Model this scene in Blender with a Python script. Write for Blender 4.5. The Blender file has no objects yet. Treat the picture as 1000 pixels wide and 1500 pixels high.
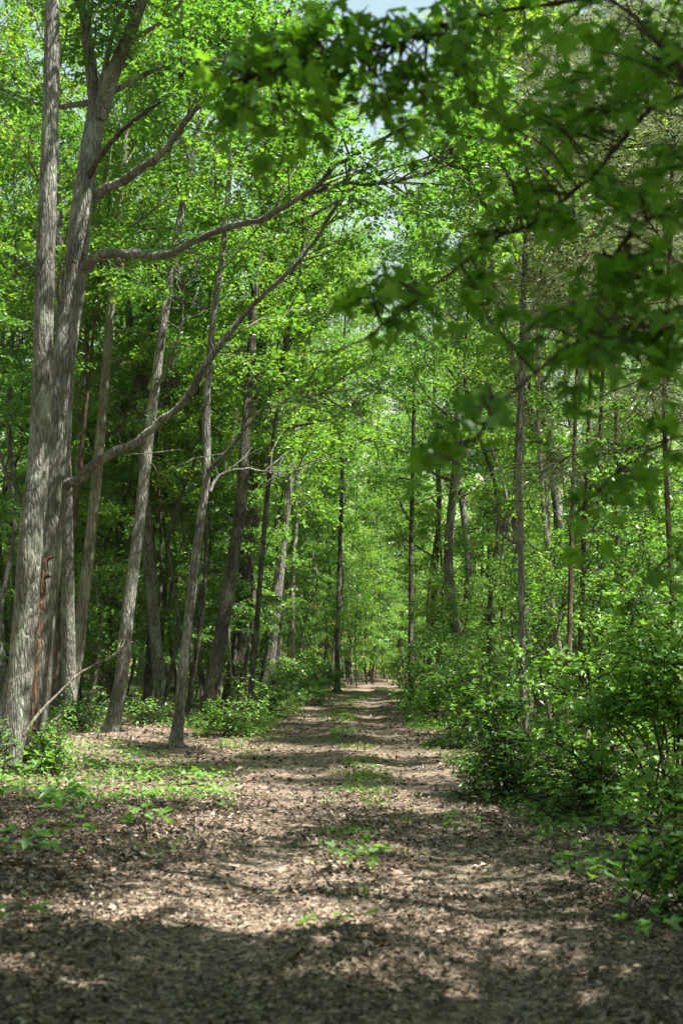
import bpy, math
import numpy as np
from math import radians, pi

S = bpy.context.scene
COL = S.collection

# ------------------------------------------------------------------ camera, sky, sun, exposure
FPX = 1875.0                      # focal length in pixels of the 1000 x 1500 photograph (45 mm)
PITCH = math.atan((985 - 750) / FPX)
EYE = 1.55
cam_d = bpy.data.cameras.new('camera')
cam_d.sensor_fit = 'VERTICAL'; cam_d.sensor_height = 36.0; cam_d.sensor_width = 24.0
cam_d.lens = 36.0 * FPX / 1500.0
cam_d.clip_start = 0.05; cam_d.clip_end = 3000
cam_d.dof.use_dof = True; cam_d.dof.focus_distance = 24.0; cam_d.dof.aperture_fstop = 2.5
cam = bpy.data.objects.new('camera', cam_d); COL.objects.link(cam)
cam.location = (0, 0, EYE); cam.rotation_euler = (pi / 2 + PITCH, 0, 0)
S.camera = cam

SUN_AZ_X, SUN_AZ_Y, SUN_EL = 0.90, -0.44, radians(62)
world = bpy.data.worlds.new('World'); S.world = world; world.use_nodes = True
wn = world.node_tree; bg = wn.nodes['Background']
sky = wn.nodes.new('ShaderNodeTexSky'); sky.sky_type = 'NISHITA'; sky.sun_disc = False
sky.sun_elevation = SUN_EL
sky.sun_rotation = math.atan2(SUN_AZ_X, SUN_AZ_Y)
sky.air_density = 2.7; sky.dust_density = 1.0; sky.ozone_density = 0.0
wn.links.new(sky.outputs[0], bg.inputs[0]); bg.inputs[1].default_value = 0.052

sun_d = bpy.data.lights.new('sun', 'SUN'); sun_d.energy = 5.0; sun_d.angle = radians(0.53)
sun_d.color = (1.0, 0.95, 0.86)
sun = bpy.data.objects.new('sun', sun_d); COL.objects.link(sun)
h = math.hypot(SUN_AZ_X, SUN_AZ_Y)
from mathutils import Vector
to_sun = Vector((SUN_AZ_X / h * math.cos(SUN_EL), SUN_AZ_Y / h * math.cos(SUN_EL), math.sin(SUN_EL)))
sun.rotation_euler = to_sun.to_track_quat('Z', 'Y').to_euler()
sun.location = to_sun * 60

S.view_settings.view_transform = 'Standard'; S.view_settings.look = 'None'
S.view_settings.exposure = 1.95; S.view_settings.gamma = 1.0
S.view_settings.use_curve_mapping = False
c = S.cycles
c.max_bounces = 6; c.diffuse_bounces = 3; c.glossy_bounces = 1; c.transmission_bounces = 5
c.use_denoising = True
c.use_adaptive_sampling = False
c.sample_clamp_indirect = 6.0
c.caustics_reflective = False; c.caustics_refractive = False

# ------------------------------------------------------------------ numbers
RNG = np.random.default_rng(11)
def nz(v): return v / (np.linalg.norm(v, axis=-1, keepdims=True) + 1e-9)
_ph = np.random.default_rng(5).uniform(0, 6.28, (6, 2))
def wob(x, y, s):                 # cheap smooth noise, about -1..1
    r = 0.0
    for i, (a, b) in enumerate(_ph):
        k = s * (0.6 + 0.42 * i)
        r = r + np.sin(x * k * math.cos(i * 1.9) + y * k * math.sin(i * 1.9) + a) * np.sin(y * k * 0.71 - x * k * 0.33 + b)
    return r / 2.6
PATH_Y = np.array([-40, 0, 5.6, 13.5, 25, 36, 48, 62, 74, 90, 130, 200.])
PATH_X = np.array([-.6, -.05, .1, .22, .25, .0, .1, 1.6, 4.2, 9.5, 29., 65.])
def path_x(y):
    y = np.asarray(y, float)
    return sum(np.interp(y + k, PATH_Y, PATH_X) for k in (-6, -3, 0, 3, 6)) / 5
def rise(y): return np.interp(y, [-50, 22, 50, 95, 160, 3000], [0, 0, .42, 1.2, 1.6, 1.6])
def ground_z(x, y):
    x = np.asarray(x, float); y = np.asarray(y, float)
    d = np.abs(x - path_x(y))
    side = np.clip((d - 1.9) / 3.0, 0, 1)
    z = rise(y) + wob(x, y, .35) * .10 * (0.25 + .75 * side) + wob(x, y, 1.7) * .022 * (.4 + .6 * side)
    z = z + .13 * side * side * (3 - 2 * side)
    rut = np.exp(-((d - .82) / .34) ** 2)
    return z - .05 * rut
def pix(u, v, D):                 # the world point at world y = D seen at a photograph pixel
    cx = (u - 500) / FPX; cy = (750 - v) / FPX
    dy = math.cos(PITCH) - math.sin(PITCH) * cy
    dz = math.sin(PITCH) + math.cos(PITCH) * cy
    k = D / dy
    return np.array([cx * k, D, EYE + dz * k])
def gpt(u, D):                    # ground point at distance D below pixel column u
    x = (u - 500) / FPX * D / math.cos(PITCH)
    return np.array([x, D, float(ground_z(x, D))])

# ------------------------------------------------------------------ mesh helpers
class Buf:
    def __init__(s): s.v = []; s.f = []; s.n = 0
    def add(s, v, *faces):
        for f in faces: s.f.append(np.asarray(f, np.int64) + s.n)
        s.v.append(np.asarray(v, float)); s.n += len(v)
    def mesh(s, name, mat, smooth=False):
        m = bpy.data.meshes.new(name)
        v = np.concatenate(s.v)
        tot = np.concatenate([np.full(len(f), f.shape[1]) for f in s.f])
        loops = np.concatenate([f.ravel() for f in s.f])
        m.vertices.add(len(v)); m.vertices.foreach_set('co', v.astype(np.float32).ravel())
        m.loops.add(len(loops)); m.loops.foreach_set('vertex_index', loops.astype(np.int32))
        m.polygons.add(len(tot))
        st = np.concatenate([[0], np.cumsum(tot)[:-1]])
        m.polygons.foreach_set('loop_start', st.astype(np.int32))
        m.update(calc_edges=True)
        m.polygons.foreach_set('use_smooth', np.full(len(tot), smooth))
        m.materials.append(mat)
        return m
def link(name, data, parent=None, label=None, cat=None, group=None, kind=None, loc=None):
    o = bpy.data.objects.new(name, data); COL.objects.link(o)
    if parent is not None: o.parent = parent
    if loc is not None: o.location = loc
    if label: o['label'] = label
    if cat: o['category'] = cat
    if group: o['group'] = group
    if kind: o['kind'] = kind
    return o
def copy_tree(src, loc, rz, sc, label=None, group=None, tilt=(0, 0)):
    r = src.copy(); COL.objects.link(r)
    r.location = loc; r.rotation_euler = (tilt[0], tilt[1], rz); r.scale = (sc[0], sc[0], sc[1])
    if label: r['label'] = label
    if group: r['group'] = group
    for ch in src.children:
        k = ch.copy(); COL.objects.link(k); k.parent = r
    return r

def spline(pts, n):
    pts = np.asarray(pts, float)
    if len(pts) == 2:
        t = np.linspace(0, 1, n)[:, None]; return pts[0] * (1 - t) + pts[1] * t
    p = np.vstack([2 * pts[0] - pts[1], pts, 2 * pts[-1] - pts[-2]])
    t = np.linspace(0, len(pts) - 1 - 1e-6, n); i = t.astype(int); f = (t - i)[:, None]
    a, b, c_, d = p[i], p[i + 1], p[i + 2], p[i + 3]
    return .5 * (2 * b + (c_ - a) * f + (2 * a - 5 * b + 4 * c_ - d) * f * f + (3 * b - a - 3 * c_ + d) * f ** 3)
def tube(buf, pts, rad, seg, flare=0.0, rough=0.0, rng=None, flare_h=.5):
    pts = np.asarray(pts, float); n = len(pts)
    rad = np.asarray(rad, float)
    tan = nz(np.gradient(pts, axis=0))
    u = np.cross(tan[0], [0.31, .95, .1]); u = u / (np.linalg.norm(u) + 1e-9)
    U = np.empty((n, 3))
    for i in range(n):
        u = u - tan[i] * np.dot(u, tan[i]); u = u / (np.linalg.norm(u) + 1e-9); U[i] = u
    W = np.cross(tan, U)
    th = np.linspace(0, 2 * pi, seg, endpoint=False)
    R = np.repeat(rad[:, None], seg, 1)
    s = np.concatenate([[0], np.cumsum(np.linalg.norm(np.diff(pts, axis=0), axis=1))])
    if rng is not None and (flare or rough):
        ph = rng.uniform(0, 6.28, 8)
        if flare:
            fl = np.exp(-s / flare_h)[:, None]
            lob = .55 + .30 * np.sin(3 * th + ph[0]) + .25 * np.sin(5 * th + ph[1]) + .1 * np.sin(8 * th + ph[4])
            R = R * (1 + flare * fl * np.clip(lob, .1, 2)[None])
        if rough:
            g = (np.sin(2 * th[None] + s[:, None] * 1.7 + ph[2]) * .5 + np.sin(3 * th[None] - s[:, None] * 2.9 + ph[3]) * .4
                 + np.sin(9 * th[None] + 2.2 * np.sin(s[:, None] * 3.1 + ph[5])) * .45 + np.sin(14 * th[None] + 2.5 * np.sin(s[:, None] * 4.3 + ph[6])) * .35
                 + np.sin(s[:, None] * 7 + 2 * th[None] + ph[7]) * .25)
            R = R * (1 + rough * g)
    V = pts[:, None] + R[..., None] * (np.cos(th)[None, :, None] * U[:, None] + np.sin(th)[None, :, None] * W[:, None])
    V = V.reshape(-1, 3)
    i = np.arange(n - 1)[:, None] * seg; j = np.arange(seg)[None]; j2 = (j + 1) % seg
    F = np.stack([i + j, i + j2, i + seg + j2, i + seg + j], -1).reshape(-1, 4)
    last = (n - 1) * seg + np.arange(seg)
    V = np.vstack([V, pts[-1:]])
    tip = np.stack([last, np.roll(last, -1), np.full(seg, n * seg)], -1)
    buf.add(V, F, tip)

DIAMOND = (np.array([(0, 0), (.30, .30), (.24, .68), (0, 1), (-.24, .68), (-.30, .30)]), [[0, 1, 2, 3], [0, 3, 4, 5]])
_h = [(0, 0), (.34, .02), (.34, .20), (.60, .48), (.22, .50), (.18, .76), (0, 1)]
def _mirror(hp):
    n = len(hp); v = list(hp) + [(-x, y) for x, y in hp[1:-1]]
    return (np.array(v), [list(range(n)), [0, n - 1] + list(range(2 * n - 3, n - 1, -1))])
LOBED = _mirror(_h)
MAPLE = _mirror([(0, 0), (.20, -.06), (.42, .0), (.35, .14), (.52, .24), (.66, .50), (.46, .47), (.20, .50), (.28, .64), (.17, .78), (0, 1.05)])
KITE = (np.array([(0, 0), (.33, .42), (0, 1), (-.33, .42)]), [[0, 1, 2], [0, 2, 3]])
NEEDLE = (np.array([(0, 0), (.07, .4), (0, 1), (-.07, .4)]), [[0, 1, 2, 3]])
BLADE = (np.array([(-.03, 0), (.03, 0), (.02, .55), (0, 1), (-.02, .55)]), [[0, 1, 2, 3, 4]])
def leaves(buf, P, N, A, SZ, tpl, rng, fold=(.1, .6), curl=(-.1, .4), wide=1.0):
    n = len(P)
    if n == 0: return
    N = nz(N); A = nz(A - N * np.sum(A * N, -1, keepdims=True)); X = np.cross(A, N)
    T, faces = tpl
    fo = rng.uniform(*fold, (n, 1)); cu = rng.uniform(*curl, (n, 1))
    wd = rng.uniform(.8, 1.2, (n, 1)) * wide
    lx = T[None, :, 0] * wd; ly = np.repeat(T[None, :, 1], n, 0); lz = np.abs(lx) * fo - cu * ly ** 2
    V = P[:, None] + SZ[:, None, None] * (lx[..., None] * X[:, None] + ly[..., None] * A[:, None] + lz[..., None] * N[:, None])
    k = len(T); off = np.arange(n)[:, None] * k
    buf.add(V.reshape(-1, 3), *[(off + np.array(f)[None]) for f in faces])

# ------------------------------------------------------------------ materials
def mat(name):
    m = bpy.data.materials.new(name); m.use_nodes = True
    n = m.node_tree.nodes; n.clear()
    return m, n, m.node_tree.links
def nd(n, t, **kw):
    x = n.new(t)
    for k, v in kw.items():
        if isinstance(k, str) and hasattr(x, k): setattr(x, k, v)
    return x
def ramp(n, stops):
    r = n.new('ShaderNodeValToRGB'); e = r.color_ramp.elements
    while len(e) < len(stops): e.new(.5)
    for el, (p, col) in zip(e, stops): el.position = p; el.color = (*col, 1)
    return r
def leaf_mat(name, stops, trans=1.0, tcol=(1.66, 1.66, .52), gloss=.03, rough=.4):
    m, n, l = mat(name)
    geo = n.new('ShaderNodeNewGeometry'); oi = n.new('ShaderNodeObjectInfo')
    add = n.new('ShaderNodeMath'); add.operation = 'MULTIPLY_ADD'; add.inputs[1].default_value = .55
    sc = n.new('ShaderNodeMath'); sc.operation = 'MULTIPLY'; sc.inputs[1].default_value = .42
    l.new(oi.outputs['Random'], sc.inputs[0]); l.new(geo.outputs['Random Per Island'], add.inputs[0]); l.new(sc.outputs[0], add.inputs[2])
    r = ramp(n, stops); l.new(add.outputs[0], r.inputs[0])
    d = n.new('ShaderNodeBsdfDiffuse'); t = n.new('ShaderNodeBsdfTranslucent')
    mul = n.new('ShaderNodeMix'); mul.data_type = 'RGBA'; mul.blend_type = 'MULTIPLY'; mul.inputs[0].default_value = 1
    mul.clamp_result = False
    l.new(r.outputs[0], mul.inputs[6]); mul.inputs[7].default_value = (*[q * trans for q in tcol], 1)
    l.new(r.outputs[0], d.inputs[0]); l.new(mul.outputs[2], t.inputs[0])
    a = n.new('ShaderNodeAddShader')
    l.new(d.outputs[0], a.inputs[0]); l.new(t.outputs[0], a.inputs[1])
    g = n.new('ShaderNodeBsdfGlossy'); g.inputs['Roughness'].default_value = rough; g.inputs[0].default_value = (.9, .95, 1, 1)
    b = n.new('ShaderNodeMixShader'); b.inputs[0].default_value = gloss
    l.new(a.outputs[0], b.inputs[1]); l.new(g.outputs[0], b.inputs[2])
    o = n.new('ShaderNodeOutputMaterial'); l.new(b.outputs[0], o.inputs[0])
    return m
M = {}
M['leaf'] = leaf_mat('leaf', [(0, (.028, .076, .017)), (.4, (.048, .110, .022)), (.75, (.084, .146, .022)), (1, (.13, .18, .026))])
M['leaf_far'] = leaf_mat('leaf_far', [(0, (.030, .080, .024)), (.5, (.054, .122, .030)), (1, (.095, .162, .032))])  # bluer green: the hazy teal of distance is put into the leaf colour
M['leaf_near'] = leaf_mat('leaf_near', [(0, (.028, .070, .012)), (.5, (.045, .105, .016)), (1, (.075, .14, .020))], trans=1.15, gloss=.02)
M['leaf_low'] = leaf_mat('leaf_low', [(0, (.042, .098, .024)), (.5, (.068, .145, .032)), (1, (.11, .185, .036))], trans=.8, gloss=.03)
M['cedar'] = leaf_mat('cedar', [(0, (.065, .10, .04)), (.5, (.11, .15, .07)), (1, (.19, .21, .12))], trans=.4, tcol=(1.2, 1.2, .8), gloss=.03)
M['grass'] = leaf_mat('grass', [(0, (.06, .12, .02)), (.6, (.10, .17, .03)), (1, (.20, .20, .07))], trans=.35)
def bark_mat(name, c0, c1, c2, zs=1.6, moss=0.0):
    m, n, l = mat(name)
    tc = n.new('ShaderNodeTexCoord'); mp = n.new('ShaderNodeMapping'); mp.inputs['Scale'].default_value = (19, 19, 3.4 * zs / 1.6)
    l.new(tc.outputs['Object'], mp.inputs[0])
    vo = n.new('ShaderNodeTexVoronoi'); vo.feature = 'DISTANCE_TO_EDGE'; vo.inputs['Scale'].default_value = 1.0
    dn = n.new('ShaderNodeTexNoise'); dn.inputs['Scale'].default_value = .9; dn.inputs['Detail'].default_value = 3
    l.new(mp.outputs[0], dn.inputs[0])
    mixv = n.new('ShaderNodeVectorMath'); mixv.operation = 'MULTIPLY_ADD'; mixv.inputs[1].default_value = (1.6, 1.6, 1.6)
    l.new(dn.outputs['Color'], mixv.inputs[0]); l.new(mp.outputs[0], mixv.inputs[2]); l.new(mixv.outputs[0], vo.inputs['Vector'])
    no = n.new('ShaderNodeTexNoise'); no.inputs['Scale'].default_value = 2.2; no.inputs['Detail'].default_value = 6; no.inputs['Roughness'].default_value = .7
    l.new(mp.outputs[0], no.inputs[0])
    r1 = ramp(n, [(0, c0), (.22, c1), (1, c2)]); 
    mm = n.new('ShaderNodeMath'); mm.operation = 'MULTIPLY'; l.new(vo.outputs['Distance'], mm.inputs[0])
    nr = n.new('ShaderNodeMath'); nr.operation = 'MULTIPLY'; nr.inputs[1].default_value = 3.2; l.new(no.outputs[0], nr.inputs[0]); l.new(nr.outputs[0], mm.inputs[1])
    l.new(mm.outputs[0], r1.inputs[0])
    big = n.new('ShaderNodeTexNoise'); big.inputs['Scale'].default_value = 1.7; big.inputs['Detail'].default_value = 5
    l.new(tc.outputs['Object'], big.inputs[0])
    rb = ramp(n, [(.3, (.58, .58, .57)), (.7, (1.25, 1.22, 1.17))]); l.new(big.outputs[0], rb.inputs[0])
    mu = n.new('ShaderNodeMix'); mu.data_type = 'RGBA'; mu.blend_type = 'MULTIPLY'; mu.inputs[0].default_value = 1; mu.clamp_result = False
    l.new(r1.outputs[0], mu.inputs[6]); l.new(rb.outputs[0], mu.inputs[7])
    p = n.new('ShaderNodeBsdfPrincipled'); p.inputs['Roughness'].default_value = .92; p.inputs['Specular IOR Level'].default_value = .15
    li = n.new('ShaderNodeTexNoise'); li.inputs['Scale'].default_value = 3.4; li.inputs['Detail'].default_value = 8; li.inputs['Roughness'].default_value = .72
    lm = n.new('ShaderNodeMapping'); lm.inputs['Scale'].default_value = (1, 1, .45); lm.inputs['Location'].default_value = (7, 3, 1)
    l.new(tc.outputs['Object'], lm.inputs[0]); l.new(lm.outputs[0], li.inputs[0])
    lr = ramp(n, [(.52, (0, 0, 0)), (.60, (.75, .75, .75))]); l.new(li.outputs[0], lr.inputs[0])
    lx = n.new('ShaderNodeMix'); lx.data_type = 'RGBA'; l.new(lr.outputs[0], lx.inputs[0]); l.new(mu.outputs[2], lx.inputs[6]); lx.inputs[7].default_value = (c2[0] * .85, c2[1] * .98, c2[2] * .82, 1)
    l.new(lx.outputs[2], p.inputs['Base Color'])
    bp = n.new('ShaderNodeBump'); bp.inputs['Strength'].default_value = 1.0; bp.inputs['Distance'].default_value = .05
    l.new(mm.outputs[0], bp.inputs['Height']); l.new(bp.outputs[0], p.inputs['Normal'])
    o = n.new('ShaderNodeOutputMaterial'); l.new(p.outputs[0], o.inputs[0])
    return m
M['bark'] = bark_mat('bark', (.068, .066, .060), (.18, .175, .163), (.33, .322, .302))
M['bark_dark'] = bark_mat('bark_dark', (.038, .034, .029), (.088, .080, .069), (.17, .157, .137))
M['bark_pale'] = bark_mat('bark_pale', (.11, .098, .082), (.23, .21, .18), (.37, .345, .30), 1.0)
M['bark_red'] = bark_mat('bark_red', (.045, .033, .026), (.11, .08, .062), (.20, .155, .125), .7)
M['dead_wood'] = bark_mat('dead_wood', (.10, .08, .065), (.20, .17, .145), (.32, .285, .245), .6)
M['rot_wood'] = bark_mat('rot_wood', (.04, .027, .02), (.125, .078, .052), (.27, .17, .11), .6)
def ground_mat(name, stops, green, green_amt, scale=1.0):
    m, n, l = mat(name)
    tc = n.new('ShaderNodeTexCoord')
    v1 = n.new('ShaderNodeTexVoronoi'); v1.inputs['Scale'].default_value = 17 * scale; v1.inputs['Randomness'].default_value = 1
    dn = n.new('ShaderNodeTexNoise'); dn.inputs['Scale'].default_value = 9; dn.inputs['Detail'].default_value = 3
    l.new(tc.outputs['Object'], dn.inputs[0])
    mv = n.new('ShaderNodeVectorMath'); mv.operation = 'MULTIPLY_ADD'; mv.inputs[1].default_value = (.16, .16, .16)
    l.new(dn.outputs['Color'], mv.inputs[0]); l.new(tc.outputs['Object'], mv.inputs[2]); l.new(mv.outputs[0], v1.inputs['Vector'])
    sep = n.new('ShaderNodeSeparateColor'); l.new(v1.outputs['Color'], sep.inputs[0])
    fine = n.new('ShaderNodeTexNoise'); fine.inputs['Scale'].default_value = 60; fine.inputs['Detail'].default_value = 5
    l.new(tc.outputs['Object'], fine.inputs[0])
    ad = n.new('ShaderNodeMath'); ad.operation = 'MULTIPLY_ADD'; ad.inputs[1].default_value = .6
    sb = n.new('ShaderNodeMath'); sb.operation = 'MULTIPLY'; sb.inputs[1].default_value = .42
    l.new(fine.outputs[0], sb.inputs[0]); l.new(sep.outputs[0], ad.inputs[0]); l.new(sb.outputs[0], ad.inputs[2])
    r = ramp(n, stops); l.new(ad.outputs[0], r.inputs[0])
    gn = n.new('ShaderNodeTexNoise'); gn.inputs['Scale'].default_value = .55; gn.inputs['Detail'].default_value = 6; gn.inputs['Roughness'].default_value = .65
    l.new(tc.outputs['Object'], gn.inputs[0])
    gr = ramp(n, [(.50, (0, 0, 0)), (.66, (green_amt,) * 3)]); l.new(gn.outputs[0], gr.inputs[0])
    mx = n.new('ShaderNodeMix'); mx.data_type = 'RGBA'; l.new(gr.outputs[0], mx.inputs[0]); l.new(r.outputs[0], mx.inputs[6]); mx.inputs[7].default_value = (*green, 1)
    p = n.new('ShaderNodeBsdfPrincipled'); p.inputs['Roughness'].default_value = .95; p.inputs['Specular IOR Level'].default_value = .1
    l.new(mx.outputs[2], p.inputs['Base Color'])
    bp = n.new('ShaderNodeBump'); bp.inputs['Strength'].default_value = .8; bp.inputs['Distance'].default_value = .03
    l.new(ad.outputs[0], bp.inputs['Height']); l.new(bp.outputs[0], p.inputs['Normal'])
    o = n.new('ShaderNodeOutputMaterial'); l.new(p.outputs[0], o.inputs[0])
    return m
M['ground'] = ground_mat('forest_floor', [(.1, (.035, .026, .02)), (.4, (.12, .086, .064)), (.7, (.22, .165, .128)), (1, (.36, .29, .235))], (.06, .085, .03), .35)
M['path'] = ground_mat('path_soil', [(.1, (.04, .030, .022)), (.4, (.12, .090, .067)), (.7, (.225, .174, .135)), (1, (.38, .31, .25))], (.10, .12, .05), .25, 1.5)
def litter_mat():
    m, n, l = mat('fallen_leaf')
    geo = n.new('ShaderNodeNewGeometry')
    r = ramp(n, [(0, (.022, .016, .011)), (.3, (.075, .052, .036)), (.6, (.15, .106, .073)), (.85, (.235, .178, .132)), (.98, (.36, .295, .235)), (1, (.24, .20, .09))])
    l.new(geo.outputs['Random Per Island'], r.inputs[0])
    d = n.new('ShaderNodeBsdfDiffuse'); l.new(r.outputs[0], d.inputs[0])
    t = n.new('ShaderNodeBsdfTranslucent'); l.new(r.outputs[0], t.inputs[0])
    a = n.new('ShaderNodeMixShader'); a.inputs[0].default_value = .18; l.new(d.outputs[0], a.inputs[1]); l.new(t.outputs[0], a.inputs[2])
    g = n.new('ShaderNodeBsdfGlossy'); g.inputs['Roughness'].default_value = .5
    b = n.new('ShaderNodeMixShader'); b.inputs[0].default_value = .04; l.new(a.outputs[0], b.inputs[1]); l.new(g.outputs[0], b.inputs[2])
    o = n.new('ShaderNodeOutputMaterial'); l.new(b.outputs[0], o.inputs[0])
    return m
M['litter'] = litter_mat()

# ------------------------------------------------------------------ ground and track
def grid_mesh(xs, ys, zf, name, m):
    X, Y = np.meshgrid(xs, ys); Z = zf(X, Y)
    b = Buf(); nx = len(xs); ny = len(ys)
    i = np.arange(ny - 1)[:, None] * nx; j = np.arange(nx - 1)[None]
    b.add(np.stack([X, Y, Z], -1).reshape(-1, 3), np.stack([i + j, i + j + 1, i + nx + j + 1, i + nx + j], -1).reshape(-1, 4))
    return b.mesh(name, m, True)
def gz_sunk(X, Y):
    d = np.abs(X - path_x(Y))
    return ground_z(X, Y) - .06 * np.clip((1.9 - d) / .35, 0, 1) * (Y < 125)
xs = np.concatenate([[-400, -250, -160, -120, -80, -60, -48, -40], np.arange(-34, -8, .8), np.arange(-8, 10, .3), np.arange(10, 36, .8), [40, 48, 60, 80, 120, 160, 250, 400]])
ys = np.concatenate([[-300, -150, -80, -40, -25], np.arange(-16, 0, .8), np.arange(0, 50, .33), np.arange(50, 130, .8), [135, 150, 180, 240, 320, 420]])
link('ground', grid_mesh(xs, ys, gz_sunk, 'ground', M['ground']), label='brown leaf covered forest floor on both sides of the track', kind='structure')
def path_mesh():
    ys = np.arange(-8, 124, .2); w = np.linspace(-2.4, 2.4, 37)
    W, Y = np.meshgrid(w, ys); X = path_x(Y) + W
    edge = 1.9 + .28 * wob(X * .4 + np.sign(W) * 9, Y, .9) + .12 * wob(X, Y, 3.1)
    Z = ground_z(X, Y) + .012 * (np.clip((edge - np.abs(W)) / .12, -3, 1)) + .006 * wob(X, Y, 5)
    b = Buf(); nx = len(w); ny = len(ys)
    i = np.arange(ny - 1)[:, None] * nx; j = np.arange(nx - 1)[None]
    b.add(np.stack([X, Y, Z], -1).reshape(-1, 3), np.stack([i + j, i + j + 1, i + nx + j + 1, i + nx + j], -1).reshape(-1, 4))
    return b.mesh('path', M['path'], True)
link('path', path_mesh(), label='worn brown two rut forest track running into the trees', kind='structure')

# ------------------------------------------------------------------ trees
def resample(spine, rad, step):
    L = np.concatenate([[0], np.cumsum(np.linalg.norm(np.diff(spine, axis=0), axis=1))])
    n = max(4, int(L[-1] / step)); t = np.linspace(0, L[-1], n)
    return np.stack([np.interp(t, L, spine[:, k]) for k in range(3)], -1), np.interp(t, L, rad)
def twig_leaves(rng, out, o, d, length, n, size, spread, up=1.0, tilt=.45, droop=.25, hang=0.0):
    """n leaves either side of a twig from o along d"""
    t = rng.uniform(.12, 1.05, n)
    side = np.cross(d, [0, 0, 1.]); side = side / (np.linalg.norm(side) + 1e-6)
    sg = rng.choice([-1., 1.], n)
    lat = rng.uniform(.1, 1, n) * spread * (1.15 - .6 * t)
    P = o + d * (t * length)[:, None] + side * (sg * lat)[:, None]
    P[:, 2] += -droop * length * t ** 2 * .5 - lat * .25 + rng.normal(0, .04, n)
    A = d[None] * rng.uniform(.3, 1, (n, 1)) + side[None] * (sg * rng.uniform(.4, 1, n))[:, None]
    A[:, 2] -= rng.uniform(.0, .7, n) + hang
    N = rng.normal(0, tilt, (n, 3)); N[:, 2] += up
    out.append((P, N, A, rng.uniform(.65, 1.25, n) * size))
def grow(rng, spine, rad, wood, out, z_from, n_limb, len_low, len_top, twigs=12, twig_len=1.0, per=40, size=.11,
         rise_low=.25, rise_top=1.1, spread=.35, limb_r=.4, tilt=.45, bias=None, flat=0.0, twig_wood=True):
    """limbs, twigs and leaves round a stem; bias = (dx, dy) pulls limbs that way"""
    z0 = spine[0, 2]; zt = spine[-1, 2]
    L = np.linspace(0, 1, len(spine))
    az0 = rng.uniform(0, 6.28)
    for i in range(n_limb):
        q = (i + rng.uniform(0, .8)) / n_limb
        z = z_from + (zt - z_from) * q ** .9
        k = np.interp(z, spine[:, 2], L)
        p0 = np.array([np.interp(k, L, spine[:, c_]) for c_ in range(3)]); r0 = np.interp(k, L, rad)
        az = az0 + i * 2.39996 + rng.normal(0, .35)
        dxy = np.array([math.cos(az), math.sin(az)])
        if bias is not None: dxy = dxy + np.array(bias) * rng.uniform(.4, 1)
        dxy = dxy / np.linalg.norm(dxy)
        el = rise_low + (rise_top - rise_low) * q + rng.normal(0, .12)
        ln = (len_low + (len_top - len_low) * q) * rng.uniform(.7, 1.2)
        d = np.array([*(dxy * math.cos(el)), math.sin(el)])
        pts = [p0]; cur = d.copy()
        for s in range(4):
            cur = nz(cur + rng.normal(0, .16, 3) + np.array([0, 0, .05 - flat * .1]))
            pts.append(pts[-1] + cur * ln / 4)
        pts = spline(pts, 9)
        lr = max(.008, r0 * limb_r)
        tube(wood, pts, np.linspace(lr, max(.006, lr * .22), 9), 5 if lr < .05 else 7)
        for s in range(twigs):
            f = rng.uniform(.2, 1.0) if s else 1.0
            ii = f * 8; a = int(min(ii, 7)); pp = pts[a] + (pts[a + 1] - pts[a]) * (ii - a)
            ld = nz(pts[min(a + 1, 8)] - pts[a])
            tw = nz(ld * .9 + np.array([*(rng.normal(0, .85, 2)), rng.normal(.05, .3) - flat * .2]))
            tl = twig_len * rng.uniform(.6, 1.3)
            if twig_wood:
                e = pp + tw * tl; mid = (pp + e) / 2 + rng.normal(0, .05, 3)
                tube(wood, np.array([pp, mid, e]), [.011, .008, .004], 3)
            twig_leaves(rng, out, pp, tw, tl, int(per * rng.uniform(.6, 1.3)), size, spread, tilt=tilt)
def crown_mesh(out, name, m, rng, tpl=KITE, wide=1.0):
    b = Buf()
    P, N, A, Z = [np.concatenate(x) for x in zip(*out)]
    leaves(b, P, N, A, Z, tpl, rng, wide=wide)
    return b.mesh(name, m)

def proto(seed, H, r, z_from, n_limb, len_low, len_top, name, label, cat, group, bark='bark', leaf='leaf', lean=.4, seg=9, tpl=KITE, **kw):
    rng = np.random.default_rng(seed)
    pts = [(0, 0, -.25)]; x = y = 0
    for i in range(1, 6):
        x += rng.normal(0, lean * .3); y += rng.normal(0, lean * .3); pts.append((x, y, H * i / 5))
    sp = spline(pts, 40); rd = np.interp(np.linspace(0, 1, 40), [0, .5, 1], [r, r * .68, r * .08])
    w = Buf(); tube(w, sp, rd, seg, flare=.5, rough=.03, rng=rng)
    out = []; grow(rng, sp, rd, w, out, z_from, n_limb, len_low, len_top, **kw)
    root = link(name, None, label=label, cat=cat, group=group)
    link('trunk', w.mesh(name + '_trunk', M[bark], True), root)
    link('crown', crown_mesh(out, name + '_crown', M[leaf], rng, tpl), root)
    return root

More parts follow.
